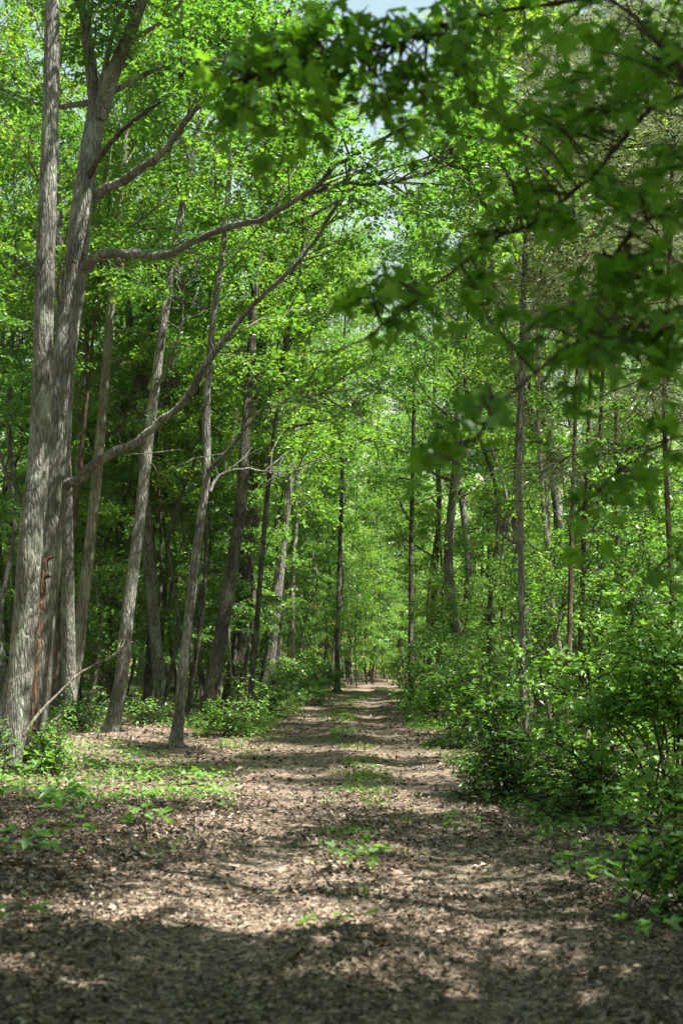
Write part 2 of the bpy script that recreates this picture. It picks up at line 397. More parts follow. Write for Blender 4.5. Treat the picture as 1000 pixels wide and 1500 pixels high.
def tree(name, label, D, px, r_px, H, bark='bark', z_from=9, n_limb=17, limb=(3.6, 1.6), limbs=(), seed=1, group=None,
         leaf='leaf', tpl=KITE, cat='tree', flare=1.0, rough=.045, base_v=None, stems=(), crown=True, top_lean=None, gen=None):
    """a tree whose trunk follows photograph pixels px = [(u, v), ...] at depth D; r_px = radius in pixels at base and at last pixel"""
    rng = np.random.default_rng(seed)
    P = [pix(u, v, D) for u, v in px]
    b = gpt(px[0][0], D); P[0] = np.array([b[0], D, b[2] - .12])
    P = [P[0]] + [p + np.array([0, rng.normal(0, .05), 0]) for p in P[1:] if p[2] > b[2] + .4]
    ppm = FPX / D; k_ = .86 if r_px[0] > 20 else .68; r0 = r_px[0] * k_ / ppm; r1 = r_px[1] * k_ / ppm
    zl = P[-1][2]
    last = nz(P[-1] - P[-2]) if top_lean is None else nz(np.array(top_lean, float))
    k = len(P)
    if zl < H - 1:
        m_ = max(2, int((H - zl) / 3)); cur = last
        for i in range(m_):
            cur = nz(cur * .75 + np.array([rng.normal(0, .05), rng.normal(0, .05), .3]))
            P.append(P[-1] + cur * (H - zl) / m_)
    P = np.array(P); sp = spline(P, 12 * len(P))
    z = sp[:, 2]; rd = np.interp(z, [z[0], max(zl, z[0] + 1), max(zl + .5, z[-1])], [r0, r1, max(.03, r1 * .25)])
    o0 = P[0].copy(); o0[2] += .12
    root = link(name, None, label=label, cat=cat, group=group, loc=tuple(o0))
    w = Buf()
    sp2, rd2 = resample(sp, rd, .12 if r0 > .1 else .2)
    seg = 26 if r0 > .15 else (16 if r0 > .07 else 9)
    tube(w, sp2 - o0, rd2, seg, flare=flare, rough=rough, rng=rng, flare_h=.22 + .6 * r0)
    for rk in range(5 if r0 > .09 else 0):
        ra = rk * 1.257 + rng.uniform(-.4, .4); dv = np.array([math.cos(ra), math.sin(ra), 0]); rl = r0 * rng.uniform(2.6, 4.2)
        rp = np.array([dv * r0 * .45 + (0, 0, r0 * 1.7), dv * r0 * 1.05 + (0, 0, r0 * .75), dv * r0 * 1.9 + (0, 0, r0 * .22), dv * rl + (0, 0, -.06)])
        tube(w, spline(rp, 9), np.linspace(r0 * .42, r0 * .14, 9), 8, rough=.06, rng=rng)
    out = []
    for st in stems:                                # forked stems: pixels with a depth shift
        q = np.array([pix(u, v, D + dd) for u, v, dd in st['px']]); q = spline(q, 30)
        rr = np.linspace(st['r'][0] / ppm, st['r'][1] / ppm, 30)
        tube(w, q - o0, rr, 16, rough=rough, rng=rng)
        if st.get('crown', True):
            grow(rng, q - o0, rr, w, out, q[10, 2] - o0[2], 10, 2.6, 1.2)
    if crown:
        g = dict(twigs=14, twig_len=1.1, per=60, size=.112); g.update(gen or {})
        grow(rng, sp2 - o0, rd2, w, out, z_from, n_limb, limb[0], limb[1], **g)
    link('trunk', w.mesh(name + '_trunk', M[bark], True), root)
    for lb in limbs:                                # traced limbs, each a part of its own
        q = np.array([pix(u + (rng.normal(0, 3.2) if 0 < i_ else 0), v + (rng.normal(0, 3.2) if 0 < i_ else 0), D + dd) for i_, (u, v, dd) in enumerate(lb['px'])]); q = spline(q, 14 * len(q) // 2)
        q = q + np.cumsum(rng.normal(0, .013, q.shape), 0)
        rr = np.interp(np.linspace(0, 1, len(q)), [0, .05, .3, .35, .6, .64, 1], np.array([lb['r'][0] * 1.5, lb['r'][0] * .8, lb['r'][0] * .68, lb['r'][0] * .58, lb['r'][0] * .48, lb['r'][0] * .39, lb['r'][1] * .6]) / ppm)
        lw = Buf(); tube(lw, q - o0, rr, 12, rough=.05, rng=rng)
        sub = []
        n = int(lb.get('twigs', 16) * 1.0)
        for s in range(n):
            f = rng.uniform(lb.get('leaf_from', .6), 1); ii = int(f * (len(q) - 2)); d0 = nz(q[ii + 1] - q[ii])
            tw = nz(d0 * .8 + rng.normal(0, .6, 3) + np.array([0, 0, .1])); tl = rng.uniform(.7, 1.8)
            st_ = q[ii] - o0; e = st_ + tw * tl
            tube(lw, np.array([st_, (st_ + e) / 2 + rng.normal(0, .08, 3), e]), [.018, .012, .005], 4)
            for _ in range(3):
                a = st_ + tw * tl * rng.uniform(.3, 1); t2 = nz(tw + rng.normal(0, .6, 3)); 
                twig_leaves(rng, out, a, t2, .8, 30, .11, .3)
        for s in range(11):
            ii = int(rng.uniform(.12, .97) * (len(q) - 2)); d0 = nz(q[ii + 1] - q[ii]); tw = nz(d0 * .7 + rng.normal(0, .6, 3)); tl = rng.uniform(.4, 1.3); st_ = q[ii] - o0; e = st_ + tw * tl
            md = (st_ + e) / 2 + rng.normal(0, .07, 3); tube(lw, np.array([st_, md, e]), [.014, .009, .004], 4)
            e2 = md + nz(tw + rng.normal(0, .7, 3)) * tl * .5; tube(lw, np.array([md, (md + e2) / 2 + rng.normal(0, .03, 3), e2]), [.007, .005, .003], 3)
        link('limb', lw.mesh(name + '_limb', M[lb.get('bark', bark)], True), root)
    if out: link('crown', crown_mesh(out, name + '_crown', M[leaf], rng, tpl), root)
    return root

# --- the two big trunks at the left edge
tree('oak_tree', 'tall straight grey trunk at the far left edge, nearest of the big trees', 20, [(14, 1130), (22, 1050), (33, 940), (47, 800), (58, 640), (64, 480), (70, 320), (76, 140), (78, 20)], (23, 13),
     20, limb=(3.6, 1.6), seed=21, z_from=13, tpl=DIAMOND)
tree('oak_tree', 'big forked grey tree reaching long bare limbs over the track', 21.6,
     [(50, 1112), (58, 1000), (70, 850), (83, 700), (96, 520), (108, 420), (122, 300), (138, 180), (146, 140)], (23, 17), 12.4, seed=22, z_from=11.6, n_limb=4, limb=(3.0, 2.0), tpl=DIAMOND,
     stems=[{'px': [(143, 170, 0), (134, 100, .1), (126, 40, .3), (118, -80, .6), (112, -260, 1.0)], 'r': (12, 5)},
            {'px': [(146, 172, 0), (165, 110, -.3), (188, 55, -.6), (212, -10, -.9), (250, -120, -1.2), (280, -260, -1.4)], 'r': (13, 5)}],
     limbs=[{'px': [(92, 712, 0), (120, 695, -.2), (165, 672, -.5), (215, 636, -.8), (262, 585, -1.1), (312, 520, -1.4), (372, 440, -1.7), (430, 380, -2.0), (480, 310, -2.2), (520, 240, -2.4)], 'r': (9.5, 3.5), 'twigs': 7, 'leaf_from': .75},
            {'px': [(124, 388, 0), (150, 374, -.3), (190, 370, -.6), (240, 366, -1.0), (300, 345, -1.5), (380, 320, -2.0), (440, 292, -2.5), (490, 250, -2.9), (560, 208, -3.3), (640, 170, -3.8)], 'r': (9, 3), 'twigs': 14},
            {'px': [(455, 284, -2.5), (520, 274, -2.7), (580, 271, -2.9), (640, 262, -3.1)], 'r': (3.6, 1.4), 'twigs': 10},
            {'px': [(455, 320, -2.1), (505, 285, -2.3), (560, 258, -2.6), (620, 242, -2.8), (680, 230, -3.0)], 'r': (3.2, 1.2), 'twigs': 10},
            {'px': [(134, 286, 0), (160, 272, -.3), (205, 245, -.8), (252, 205, -1.3), (300, 150, -1.9), (360, 80, -2.5), (430, 10, -3.2)], 'r': (9.5, 4), 'twigs': 12},
            {'px': [(128, 282, 0), (150, 240, -.4), (180, 195, -.8), (232, 160, -1.2), (265, 115, -1.6), (310, 78, -2.0), (360, 40, -2.6)], 'r': (6, 2.6), 'bark': 'bark_dark', 'twigs': 12}])
# --- trees along the left of the track
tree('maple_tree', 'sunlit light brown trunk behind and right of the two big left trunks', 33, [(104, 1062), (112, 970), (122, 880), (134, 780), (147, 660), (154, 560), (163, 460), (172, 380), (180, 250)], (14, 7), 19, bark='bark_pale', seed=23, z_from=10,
     limbs=[{'px': [(152, 640, 0), (170, 620, -.3), (200, 598, -.7), (240, 560, -1.1), (285, 520, -1.6)], 'r': (4, 1.6), 'bark': 'bark_dark', 'twigs': 8}])
tree('maple_tree', 'slim grey trunk close behind the big forked tree', 37, [(84, 1050), (92, 940), (100, 850), (112, 720), (120, 600), (128, 480), (134, 380)], (9, 5), 18, seed=24, z_from=9)
tree('maple_tree', 'short brown leaning trunk just right of the big forked tree base', 34, [(72, 1060), (80, 990), (90, 900), (108, 780), (120, 680)], (8, 4), 15, bark='bark_red', seed=25, z_from=8, n_limb=16)
tree('oak_tree', 'straight grey trunk with pale scarred root, fourth big trunk from left', 29, [(170, 1085), (180, 985), (190, 890), (203, 770), (215, 660), (230, 540), (243, 450), (256, 370), (272, 280)], (15, 8), 20, seed=26, z_from=10.5,
     limbs=[{'px': [(232, 560, 0), (250, 500, -.3), (262, 440, -.5), (270, 380, -.6)], 'r': (3, 1.4), 'twigs': 5}])
tree('ironwood_tree', 'thin crooked dark tree with kinked twin stems on the left', 42, [(226, 1042), (232, 960), (238, 880), (240, 830), (228, 810), (223, 790), (232, 760), (238, 740)], (5.5, 3), 11, bark='bark_dark', seed=27, z_from=6, n_limb=14, limb=(2.2, 1.0), rough=.02, flare=.4)
tree('ironwood_tree', 'very thin straight dark stem beside the crooked twin stem tree', 42.3, [(232, 1042), (236, 960), (243, 860), (243, 790), (236, 750), (226, 730)], (4, 2.4), 10, bark='bark_dark', seed=28, z_from=6, n_limb=12, limb=(2.0, 1.0), rough=.02, flare=.4)
tree('maple_tree', 'slender tree with gnarled sunlit root and side limb, left of the track', 25.5, [(262, 1097), (266, 1010), (275, 920), (285, 830), (296, 750), (303, 690), (303, 600), (309, 500), (318, 420), (328, 350)], (12, 6), 17, seed=29, z_from=8, n_limb=18, limb=(3.0, 1.4),
     limbs=[{'px': [(304, 690, 0), (325, 660, -.3), (350, 630, -.6), (378, 597, -.8), (410, 582, -1.0), (460, 575, -1.3), (520, 566, -1.6)], 'r': (4.2, 1.4), 'twigs': 12},
            {'px': [(305, 722, 0), (320, 705, .3), (350, 690, .6), (390, 688, .9), (425, 690, 1.1), (445, 675, 1.2)], 'r': (3.2, 1.2), 'twigs': 9}])
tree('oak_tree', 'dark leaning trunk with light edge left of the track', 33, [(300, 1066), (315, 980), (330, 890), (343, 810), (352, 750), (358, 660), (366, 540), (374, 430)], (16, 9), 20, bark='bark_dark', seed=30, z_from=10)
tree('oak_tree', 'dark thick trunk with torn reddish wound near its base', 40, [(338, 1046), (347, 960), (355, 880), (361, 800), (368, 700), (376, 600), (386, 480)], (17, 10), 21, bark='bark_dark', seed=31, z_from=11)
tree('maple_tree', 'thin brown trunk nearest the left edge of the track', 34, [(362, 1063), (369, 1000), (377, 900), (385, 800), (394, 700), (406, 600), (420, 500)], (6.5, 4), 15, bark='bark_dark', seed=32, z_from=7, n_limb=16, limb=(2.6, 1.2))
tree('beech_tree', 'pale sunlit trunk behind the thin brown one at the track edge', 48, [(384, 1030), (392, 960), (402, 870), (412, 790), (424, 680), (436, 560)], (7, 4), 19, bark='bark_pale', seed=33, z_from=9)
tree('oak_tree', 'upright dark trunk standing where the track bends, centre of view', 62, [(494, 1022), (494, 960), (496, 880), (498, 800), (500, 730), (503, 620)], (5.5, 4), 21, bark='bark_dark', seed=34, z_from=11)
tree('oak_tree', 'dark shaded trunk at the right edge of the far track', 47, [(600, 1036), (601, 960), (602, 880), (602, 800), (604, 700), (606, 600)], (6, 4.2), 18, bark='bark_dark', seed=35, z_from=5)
# --- trees right of the track
tree('maple_tree', 'slim straight brown trunk standing behind the small right shrub', 21.5, [(769, 1120), (767, 1040), (765, 950), (763, 850), (761, 740), (761, 620), (764, 500), (768, 380), (772, 280)], (8, 5), 15, seed=36, z_from=6.5, n_limb=9, limb=(2.4, 1.2), flare=.4,
     limbs=[{'px': [(763, 798, 0), (745, 785, .3), (725, 758, .6)], 'r': (2.6, 1.2), 'twigs': 4}])
tree('beech_tree', 'pale curving trunk behind the slim brown trunk on the right', 29, [(826, 1050), (820, 960), (808, 880), (800, 800), (794, 720), (789, 640), (787, 550), (784, 440)], (6.5, 4), 16, bark='bark_pale', seed=37, z_from=8, n_limb=9, limb=(2.4, 1.2))
CED = dict(leaf='cedar', tpl=NEEDLE, gen=dict(twigs=18, twig_len=.8, per=46, size=.13, rise_low=.05, rise_top=.8, spread=.22, tilt=1.0, flat=.6), limb=(2.4, .8), n_limb=26)
tree('cedar_tree', 'reddish cedar trunk, leftmost of the cedars right of the track', 20, [(828, 1138), (831, 1050), (833, 950), (836, 820), (840, 700), (843, 590), (848, 440)], (6.5, 3.5), 11.5, bark='bark_red', seed=38, z_from=6.8, flare=.3, rough=.06, **CED)
tree('cedar_tree', 'grey brown cedar trunk close beside the reddish cedar', 25, [(846, 1080), (850, 960), (853, 840), (857, 720), (862, 600), (866, 480)], (7, 4), 13, bark='bark_red', seed=39, z_from=8, flare=.3, **CED)
tree('cedar_tree', 'dark cedar trunk behind the pair of reddish cedars', 26, [(880, 1080), (878, 960), (876, 840), (876, 720), (880, 600), (884, 480)], (6, 4), 13, bark='bark_dark', seed=40, z_from=6.5, flare=.3, **CED)
tree('cedar_tree', 'ragged cedar trunk at the right edge of the picture', 17, [(992, 1140), (990, 1000), (985, 880), (978, 760), (974, 640), (972, 500)], (7, 5), 10, bark='bark_red', seed=41, z_from=4.2, flare=.3, **CED)
CED2 = dict(CED); CED2['limb'] = (3.0, 1.2); CED2['n_limb'] = 34
tree('cedar_tree', 'pale grey green cedar crown lit by sun at upper right', 27, [(905, 1080), (904, 900), (902, 700), (900, 500), (896, 350)], (6, 3.5), 16, bark='bark_red', seed=42, z_from=9.0, flare=.3, **CED2)

# --- prototypes for the wood behind
PR = {}
GB = 'canopy trees of the wood behind'
PR['tall'] = [proto(101, 21, .17, 7, 24, 3.8, 1.6, 'woodland_tree', None, 'tree', None, lean=1.2, twigs=13, per=52, twig_len=1.2, size=.115, spread=.30, leaf='leaf_far'),
              proto(102, 19, .14, 5, 24, 3.2, 1.4, 'woodland_tree', None, 'tree', None, lean=1.0, twigs=13, per=52, twig_len=1.2, size=.115, spread=.30, leaf='leaf_far', bark='bark_dark'),
              proto(103, 23, .19, 9, 24, 4.0, 1.8, 'woodland_tree', None, 'tree', None, lean=1.4, twigs=13, per=52, twig_len=1.2, size=.115, spread=.30, leaf='leaf'),
              proto(104, 20, .12, 6, 22, 3.4, 1.4, 'woodland_tree', None, 'tree', None, lean=1.0, twigs=13, per=52, twig_len=1.2, size=.115, spread=.30, leaf='leaf_far', bark='bark_pale')]
PR['pole'] = [proto(131, 15, .075, 7, 14, 2.0, .9, 'slender_tree', None, 'tree', None, lean=1.6, twigs=9, per=44, twig_len=.9, size=.11, seg=8, bark='bark_dark'),
              proto(132, 17, .09, 9, 14, 2.2, 1.0, 'slender_tree', None, 'tree', None, lean=1.8, twigs=9, per=44, twig_len=.9, size=.11, seg=8),
              proto(133, 13, .055, 6, 12, 1.8, .8, 'slender_tree', None, 'tree', None, lean=1.5, twigs=9, per=44, twig_len=.9, size=.11, seg=8, bark='bark_pale')]
PR['mid'] = [proto(111, 11, .065, 2.5, 20, 2.4, .9, 'young_tree', None, 'tree', None, lean=.7, twigs=12, per=46, twig_len=.95, size=.112, rise_low=.1, rise_top=.9, flat=.5, seg=7),
             proto(112, 9, .05, 1.8, 20, 2.2, .8, 'young_tree', None, 'tree', None, lean=.7, twigs=12, per=46, twig_len=.95, size=.112, rise_low=.05, rise_top=.8, flat=.6, seg=7, leaf='leaf_far', bark='bark_dark'),
             proto(113, 13, .075, 3.2, 22, 2.6, .9, 'young_tree', None, 'tree', None, lean=.9, twigs=12, per=46, twig_len=.95, size=.112, rise_low=.1, rise_top=.9, flat=.5, seg=7)]
PR['sap'] = [proto(121, 4.6, .022, .7, 16, 1.4, .5, 'sapling', None, 'sapling', None, lean=.5, twigs=7, per=22, twig_len=.5, size=.09, rise_low=0, rise_top=.7, flat=.8, spread=.2, seg=6, leaf='leaf_low', bark='bark_dark'),
             proto(122, 3.2, .016, .4, 14, 1.1, .4, 'sapling', None, 'sapling', None, lean=.5, twigs=7, per=20, twig_len=.45, size=.085, rise_low=0, rise_top=.7, flat=.8, spread=.2, seg=6, leaf='leaf_low', bark='bark_dark'),
             proto(123, 6.2, .03, 1.2, 18, 1.7, .6, 'sapling', None, 'sapling', None, lean=.7, twigs=8, per=24, twig_len=.6, size=.095, rise_low=0, rise_top=.8, flat=.7, spread=.22, seg=6, leaf='leaf', bark='bark_dark')]
used = set(); PLACED = []
def place(kind, idx, x, y, sc, label, group, rz=None):
    src = PR[kind][idx]
    rz = RNG.uniform(0, 6.28) if rz is None else rz
    loc = (float(x), float(y), float(ground_z(x, y)))
    scz = (sc, sc * RNG.uniform(.9, 1.12))
    if src.name not in used:
        used.add(src.name); src.location = loc; src.rotation_euler = (0, 0, rz); src.scale = (scz[0], scz[0], scz[1]); src['label'] = label; src['group'] = group
        PLACED.append((src, kind)); return src
    o = copy_tree(src, loc, rz, scz, label, group); PLACED.append((o, kind)); return o
def side_of(x, y): return 'left' if x < path_x(y) else 'right'
LAB = {('pole', 'left'): 'thin bare stemmed tree left of the track', ('pole', 'right'): 'thin bare stemmed tree right of the track', ('tall', 'left'): 'tall slender tree deep in the wood left of the track', ('tall', 'right'): 'tall slender tree deep in the wood right of the track',
       ('mid', 'left'): 'young leafy tree among the trunks left of the track', ('mid', 'right'): 'young leafy tree in the thicket right of the track',
       ('sap', 'left'): 'low leafy sapling under the trees left of the track', ('sap', 'right'): 'low leafy sapling in the thicket right of the track'}
GRP = {('pole', 'left'): 'thin stemmed trees on the left', ('pole', 'right'): 'thin stemmed trees on the right', ('tall', 'left'): 'tall trees of the wood on the left', ('tall', 'right'): 'tall trees of the wood on the right', ('mid', 'left'): 'young trees on the left',
       ('mid', 'right'): 'young trees on the right', ('sap', 'left'): 'saplings on the left', ('sap', 'right'): 'saplings on the right'}
def scatter(kind, y0, y1, cell, clear, left_from, right_from, smin, smax, margin_l=3, margin_r=4, keep=1.0, clear_r=None, keep_r=1.0):
    y = y0
    while y < y1:
        hw = .27 * y
        xr = np.arange(-hw - margin_l, hw + margin_r, cell)
        for x in xr:
            px_ = x + RNG.uniform(-.42, .42) * cell; py_ = y + RNG.uniform(-.42, .42) * cell
            ok = RNG.uniform() < keep
            i = RNG.integers(len(PR[kind])); s = RNG.uniform(smin, smax)
            d = px_ - path_x(py_)
            if d > 0 and (d < (clear_r or clear) or (py_ < 62 and RNG.uniform() > keep_r)): continue
            if not ok or abs(d) < clear or (d < 0 and py_ < left_from) or (d > 0 and py_ < right_from): continue
            sd = side_of(px_, py_)
            place(kind, i, px_, py_, s, LAB[kind, sd], GRP[kind, sd])
        y += cell
scatter('tall', 26, 108, 5.5, 2.7, 35, 28, .85, 1.12, 1.0, 4, .72, 3.6, .68)
scatter('pole', 30, 84, 4.6, 2.5, 34, 27, .8, 1.2, 0, 0, .85)
for x_, y_, s_ in ((-8.2, 25, .95), (-9.0, 30, .95), (-6.6, 31.5, .95), (-5.0, 36.5, .95), (3.9, 47, .95), (-3.6, 40, .95), (2.0, 92, 1.2), (4.2, 99, 1.25), (.2, 86, 1.15), (-1.8, 79, 1.1), (6.5, 107, 1.2), (3.8, 57, 1.15), (-9.2, 35.5, 1.0), (-10.8, 40, 1.05), (4.9, 31.0, .95), (-2.2, 59, 1.15), (4.0, 38.5, 1.0), (-2.2, 69, 1.1)): place('tall', int(RNG.integers(4)), x_, y_, s_, '', GRP['tall', side_of(x_, y_)])
scatter('mid', 24, 104, 4.6, 2.6, 37, 25, .75, 1.2, .5, 1, .72, 4.6, .6)
scatter('sap', 16, 92, 3.3, 2.6, 35, 20, .7, 1.35, 1, 1, .85)
for x_, y_, s_ in ((-.6, 66, 1.1), (.6, 72, 1.2), (1.6, 78, 1.2), (2.8, 84, 1.3), (4.5, 90, 1.2), (-1.2, 75, 1.0), (7.2, 96, 1.2), (0.2, 82, 1.1)): place('mid', int(RNG.integers(3)), x_, y_, s_, '', GRP['mid', 'left'])
for x_, y_, s_ in ((.8, 69, 1.2), (1.8, 74, 1.3), (2.6, 79, 1.3), (4.2, 86, 1.3), (3.0, 72, .6)): place('sap', int(RNG.integers(3)), x_, y_, s_, '', GRP['sap', 'left'])
for x_, y_, s_, k_ in ((-9.5, 41, 1.0, 'mid'), (-7.4, 43, .9, 'mid'), (-5.6, 45, 1.0, 'mid'), (-8.6, 37.5, 1.2, 'sap'), (-6.4, 38.5, 1.3, 'sap'), (-4.2, 42, 1.2, 'sap'), (-3.4, 45, 1.2, 'sap'), (-7.0, 47, 1.3, 'sap'), (-9.8, 46, 1.3, 'sap'), (-5.2, 40.5, 1.0, 'sap')): place(k_, int(RNG.integers(3)), x_, y_, s_, '', GRP[k_, 'left'])
for k_ in range(16): place('pole', int(RNG.integers(3)), -9.5 + k_ * .47 + RNG.normal(0, .2), RNG.uniform(33, 52), RNG.uniform(.75, 1.1), '', GRP['pole', 'left'])
for k_ in range(13): place('sap', int(RNG.integers(3)), RNG.uniform(3.2, 4.2 + .12 * (22 + k_ * 1.6)), 22 + k_ * 1.6, RNG.uniform(.8, 1.2), '', GRP['sap', 'right'])
ZONES = [(0, 85, 'the big forked tree'), (85, 160, 'the sunlit brown trunk'), (160, 215, 'the scarred root trunk'), (215, 262, 'the crooked twin stems'), (262, 310, 'the gnarled root tree'),
         (310, 350, 'the dark leaning trunk'), (350, 400, 'the thin brown trackside trunk'), (400, 475, 'the left trackside bushes'), (475, 530, 'the dark trunk at the bend'), (530, 590, 'the far end of the track'),
         (590, 640, 'the shaded far right trunk'), (640, 730, 'the right hand thicket'), (730, 790, 'the slim brown right trunk'), (790, 825, 'the pale curving trunk'), (825, 870, 'the pair of reddish cedars'), (870, 930, 'the dark cedar'), (930, 1000, 'the right edge cedar')]
ORD = ['nearest', 'second', 'third', 'fourth', 'fifth', 'sixth', 'seventh', 'eighth', 'ninth', 'tenth', 'eleventh', 'twelfth', 'thirteenth', 'fourteenth', 'fifteenth', 'sixteenth', 'seventeenth', 'eighteenth', 'nineteenth', 'twentieth', 'farthest but one', 'farthest'] + ['farthest'] * 20
KN = {'tall': 'tall canopy tree', 'pole': 'thin bare stemmed tree', 'mid': 'young leafy tree', 'sap': 'low leafy sapling'}
for kd in KN:
    for z0, z1, nm in ZONES:
        row = sorted((o.location.y, o.name, o) for o, k_ in PLACED if k_ == kd and z0 <= 500 + FPX * o.location.x / o.location.y < z1)
        for i, (_, _, o) in enumerate(row):
            o['label'] = '%s in line with %s, %s' % (KN[kd], nm, ORD[i] + (' from viewer' if i else ' to viewer')) if len(row) > 1 else '%s in line with %s' % (KN[kd], nm)
    for lo, hi, nm in ((-9e9, 0, 'left'), (1000, 9e9, 'right')):
        for o, k_ in PLACED:
            if k_ == kd and lo <= 500 + FPX * o.location.x / o.location.y < hi: o['label'] = '%s rooted just beyond the %s picture edge' % (KN[kd], nm); o['group'] = '%ss beyond the %s edge' % (KN[kd], nm)

# --- a mass of far wood closing the view
def far_wood():
    rng = np.random.default_rng(77); b = Buf(); n = 100000
    x = rng.uniform(-55, 60, n); y = rng.uniform(106, 140, n)
    z = .8 + rng.uniform(0, 1, n) ** 1.1 * (19 + 5 * wob(x, y, .3))
    keep = (wob(x * 1.0, z * 1.3, .8) > -.55)
    P = np.stack([x, y, z], -1)[keep]; k = len(P)
    N = rng.normal(0, .6, (k, 3)); N[:, 2] += 1; A = rng.normal(0, 1, (k, 3))
    leaves(b, P, N, A, rng.uniform(.35, .7, k), KITE, rng)
    link('distant_forest', b.mesh('distant_forest', M['leaf_far']), label='far mass of green wood closing the view beyond the bend', cat='forest', kind='stuff')
far_wood()

# --- the trees just outside the view (behind and beside the photographer) that shade the near ground
def outside_wood():
    rng = np.random.default_rng(55); w = Buf(); out = []
    spots = [(6.8, 3.0, 14, .16), (5.2, -2.2, 16, .18), (9.5, -4.5, 17, .2), (3.5, -8, 16, .18), (10.5, 4.0, 17, .17), (-4.5, -2.0, 15, .16), (-5.5, 5.5, 15, .17), (-9, 1, 16, .18), (-2, -10, 17, .2), (8, -10, 18, .2), (-8.5, 11.5, 17, .18), (2.2, -3.2, 13, .13), (8.6, 0.4, 15, .16), (-2.8, -5, 14, .15), (6.2, -6, 15, .16)]
    spots += [(1.9, 1.4, 13, .12), (-2.3, 2.6, 13, .12), (7.6, 10.2, 14, .13), (10.2, 12.4, 16, .15), (8.8, 7.2, 15, .14), (3.7, 7.2, 16, .14), (-3.4, 8.6, 16, .13), (4.2, 10.6, 17, .12), (0.9, -1.6, 14, .13), (5.6, 2.2, 15, .12)]
    for x, y, H, r in spots:
        z = float(ground_z(x, y))
        pts = [(x, y, z - .2)] + [(x + rng.normal(0, .25), y + rng.normal(0, .25), z + H * k / 4) for k in (1, 2, 3, 4)]
        sp = spline(pts, 24); rd = np.linspace(r, .03, 24)
        tube(w, sp, rd, 10, flare=.5, rng=rng)
        grow(rng, sp, rd, w, out, z + (8.5 if abs(x) < 4.3 and y > 6 else 4.5), 18, 3.4, 1.8, twigs=11, twig_len=1.3, per=24 if y < 5 else 19, size=.17, spread=.4, twig_wood=False)
    n = 34000; an = rng.uniform(0, 2 * pi, n); rr = rng.uniform(15, 42, n); px_ = np.cos(an) * rr; py_ = np.sin(an) * rr - 2; pz_ = rng.uniform(.4, 19, n)
    keep = (np.abs(px_) > np.maximum(.32 * py_ + 4.5, 0)) & ((py_ < 4) | (np.abs(px_) > 14)) & (wob(px_, py_ + pz_, .5) > -.5) & ~((px_ > 4) & (py_ > -6) & (pz_ > 4))
    px_, py_, pz_ = px_[keep], py_[keep], pz_[keep]; k = len(px_); q = rng.normal(0, .6, (k, 3)); q[:, 2] += 1
    out.append((np.stack([px_, py_, pz_], -1), q, rng.normal(0, 1, (k, 3)), rng.uniform(.4, .75, k)))
    n = 9000; px_ = rng.uniform(-13, 9, n); py_ = rng.uniform(-16, 3.5, n); pz_ = rng.uniform(9, 17, n)
    keep = (wob(px_, py_, .9) > -.35); px_, py_, pz_ = px_[keep], py_[keep], pz_[keep]; k = len(px_); q = rng.normal(0, .4, (k, 3)); q[:, 2] += 1
    out.append((np.stack([px_, py_, pz_], -1), q, rng.normal(0, 1, (k, 3)), rng.uniform(.16, .3, k)))
    root = link('surrounding_forest', None, label='mass of trees around the viewpoint that shades the near track', cat='forest', kind='stuff')
    for nm, d in (('trunk', w.mesh('surrounding_trunks', M['bark'], True)), ('foliage', crown_mesh(out, 'surrounding_foliage', M['leaf'], rng))):
        o = link(nm, d, root); o['kind'] = 'stuff'
outside_wood()

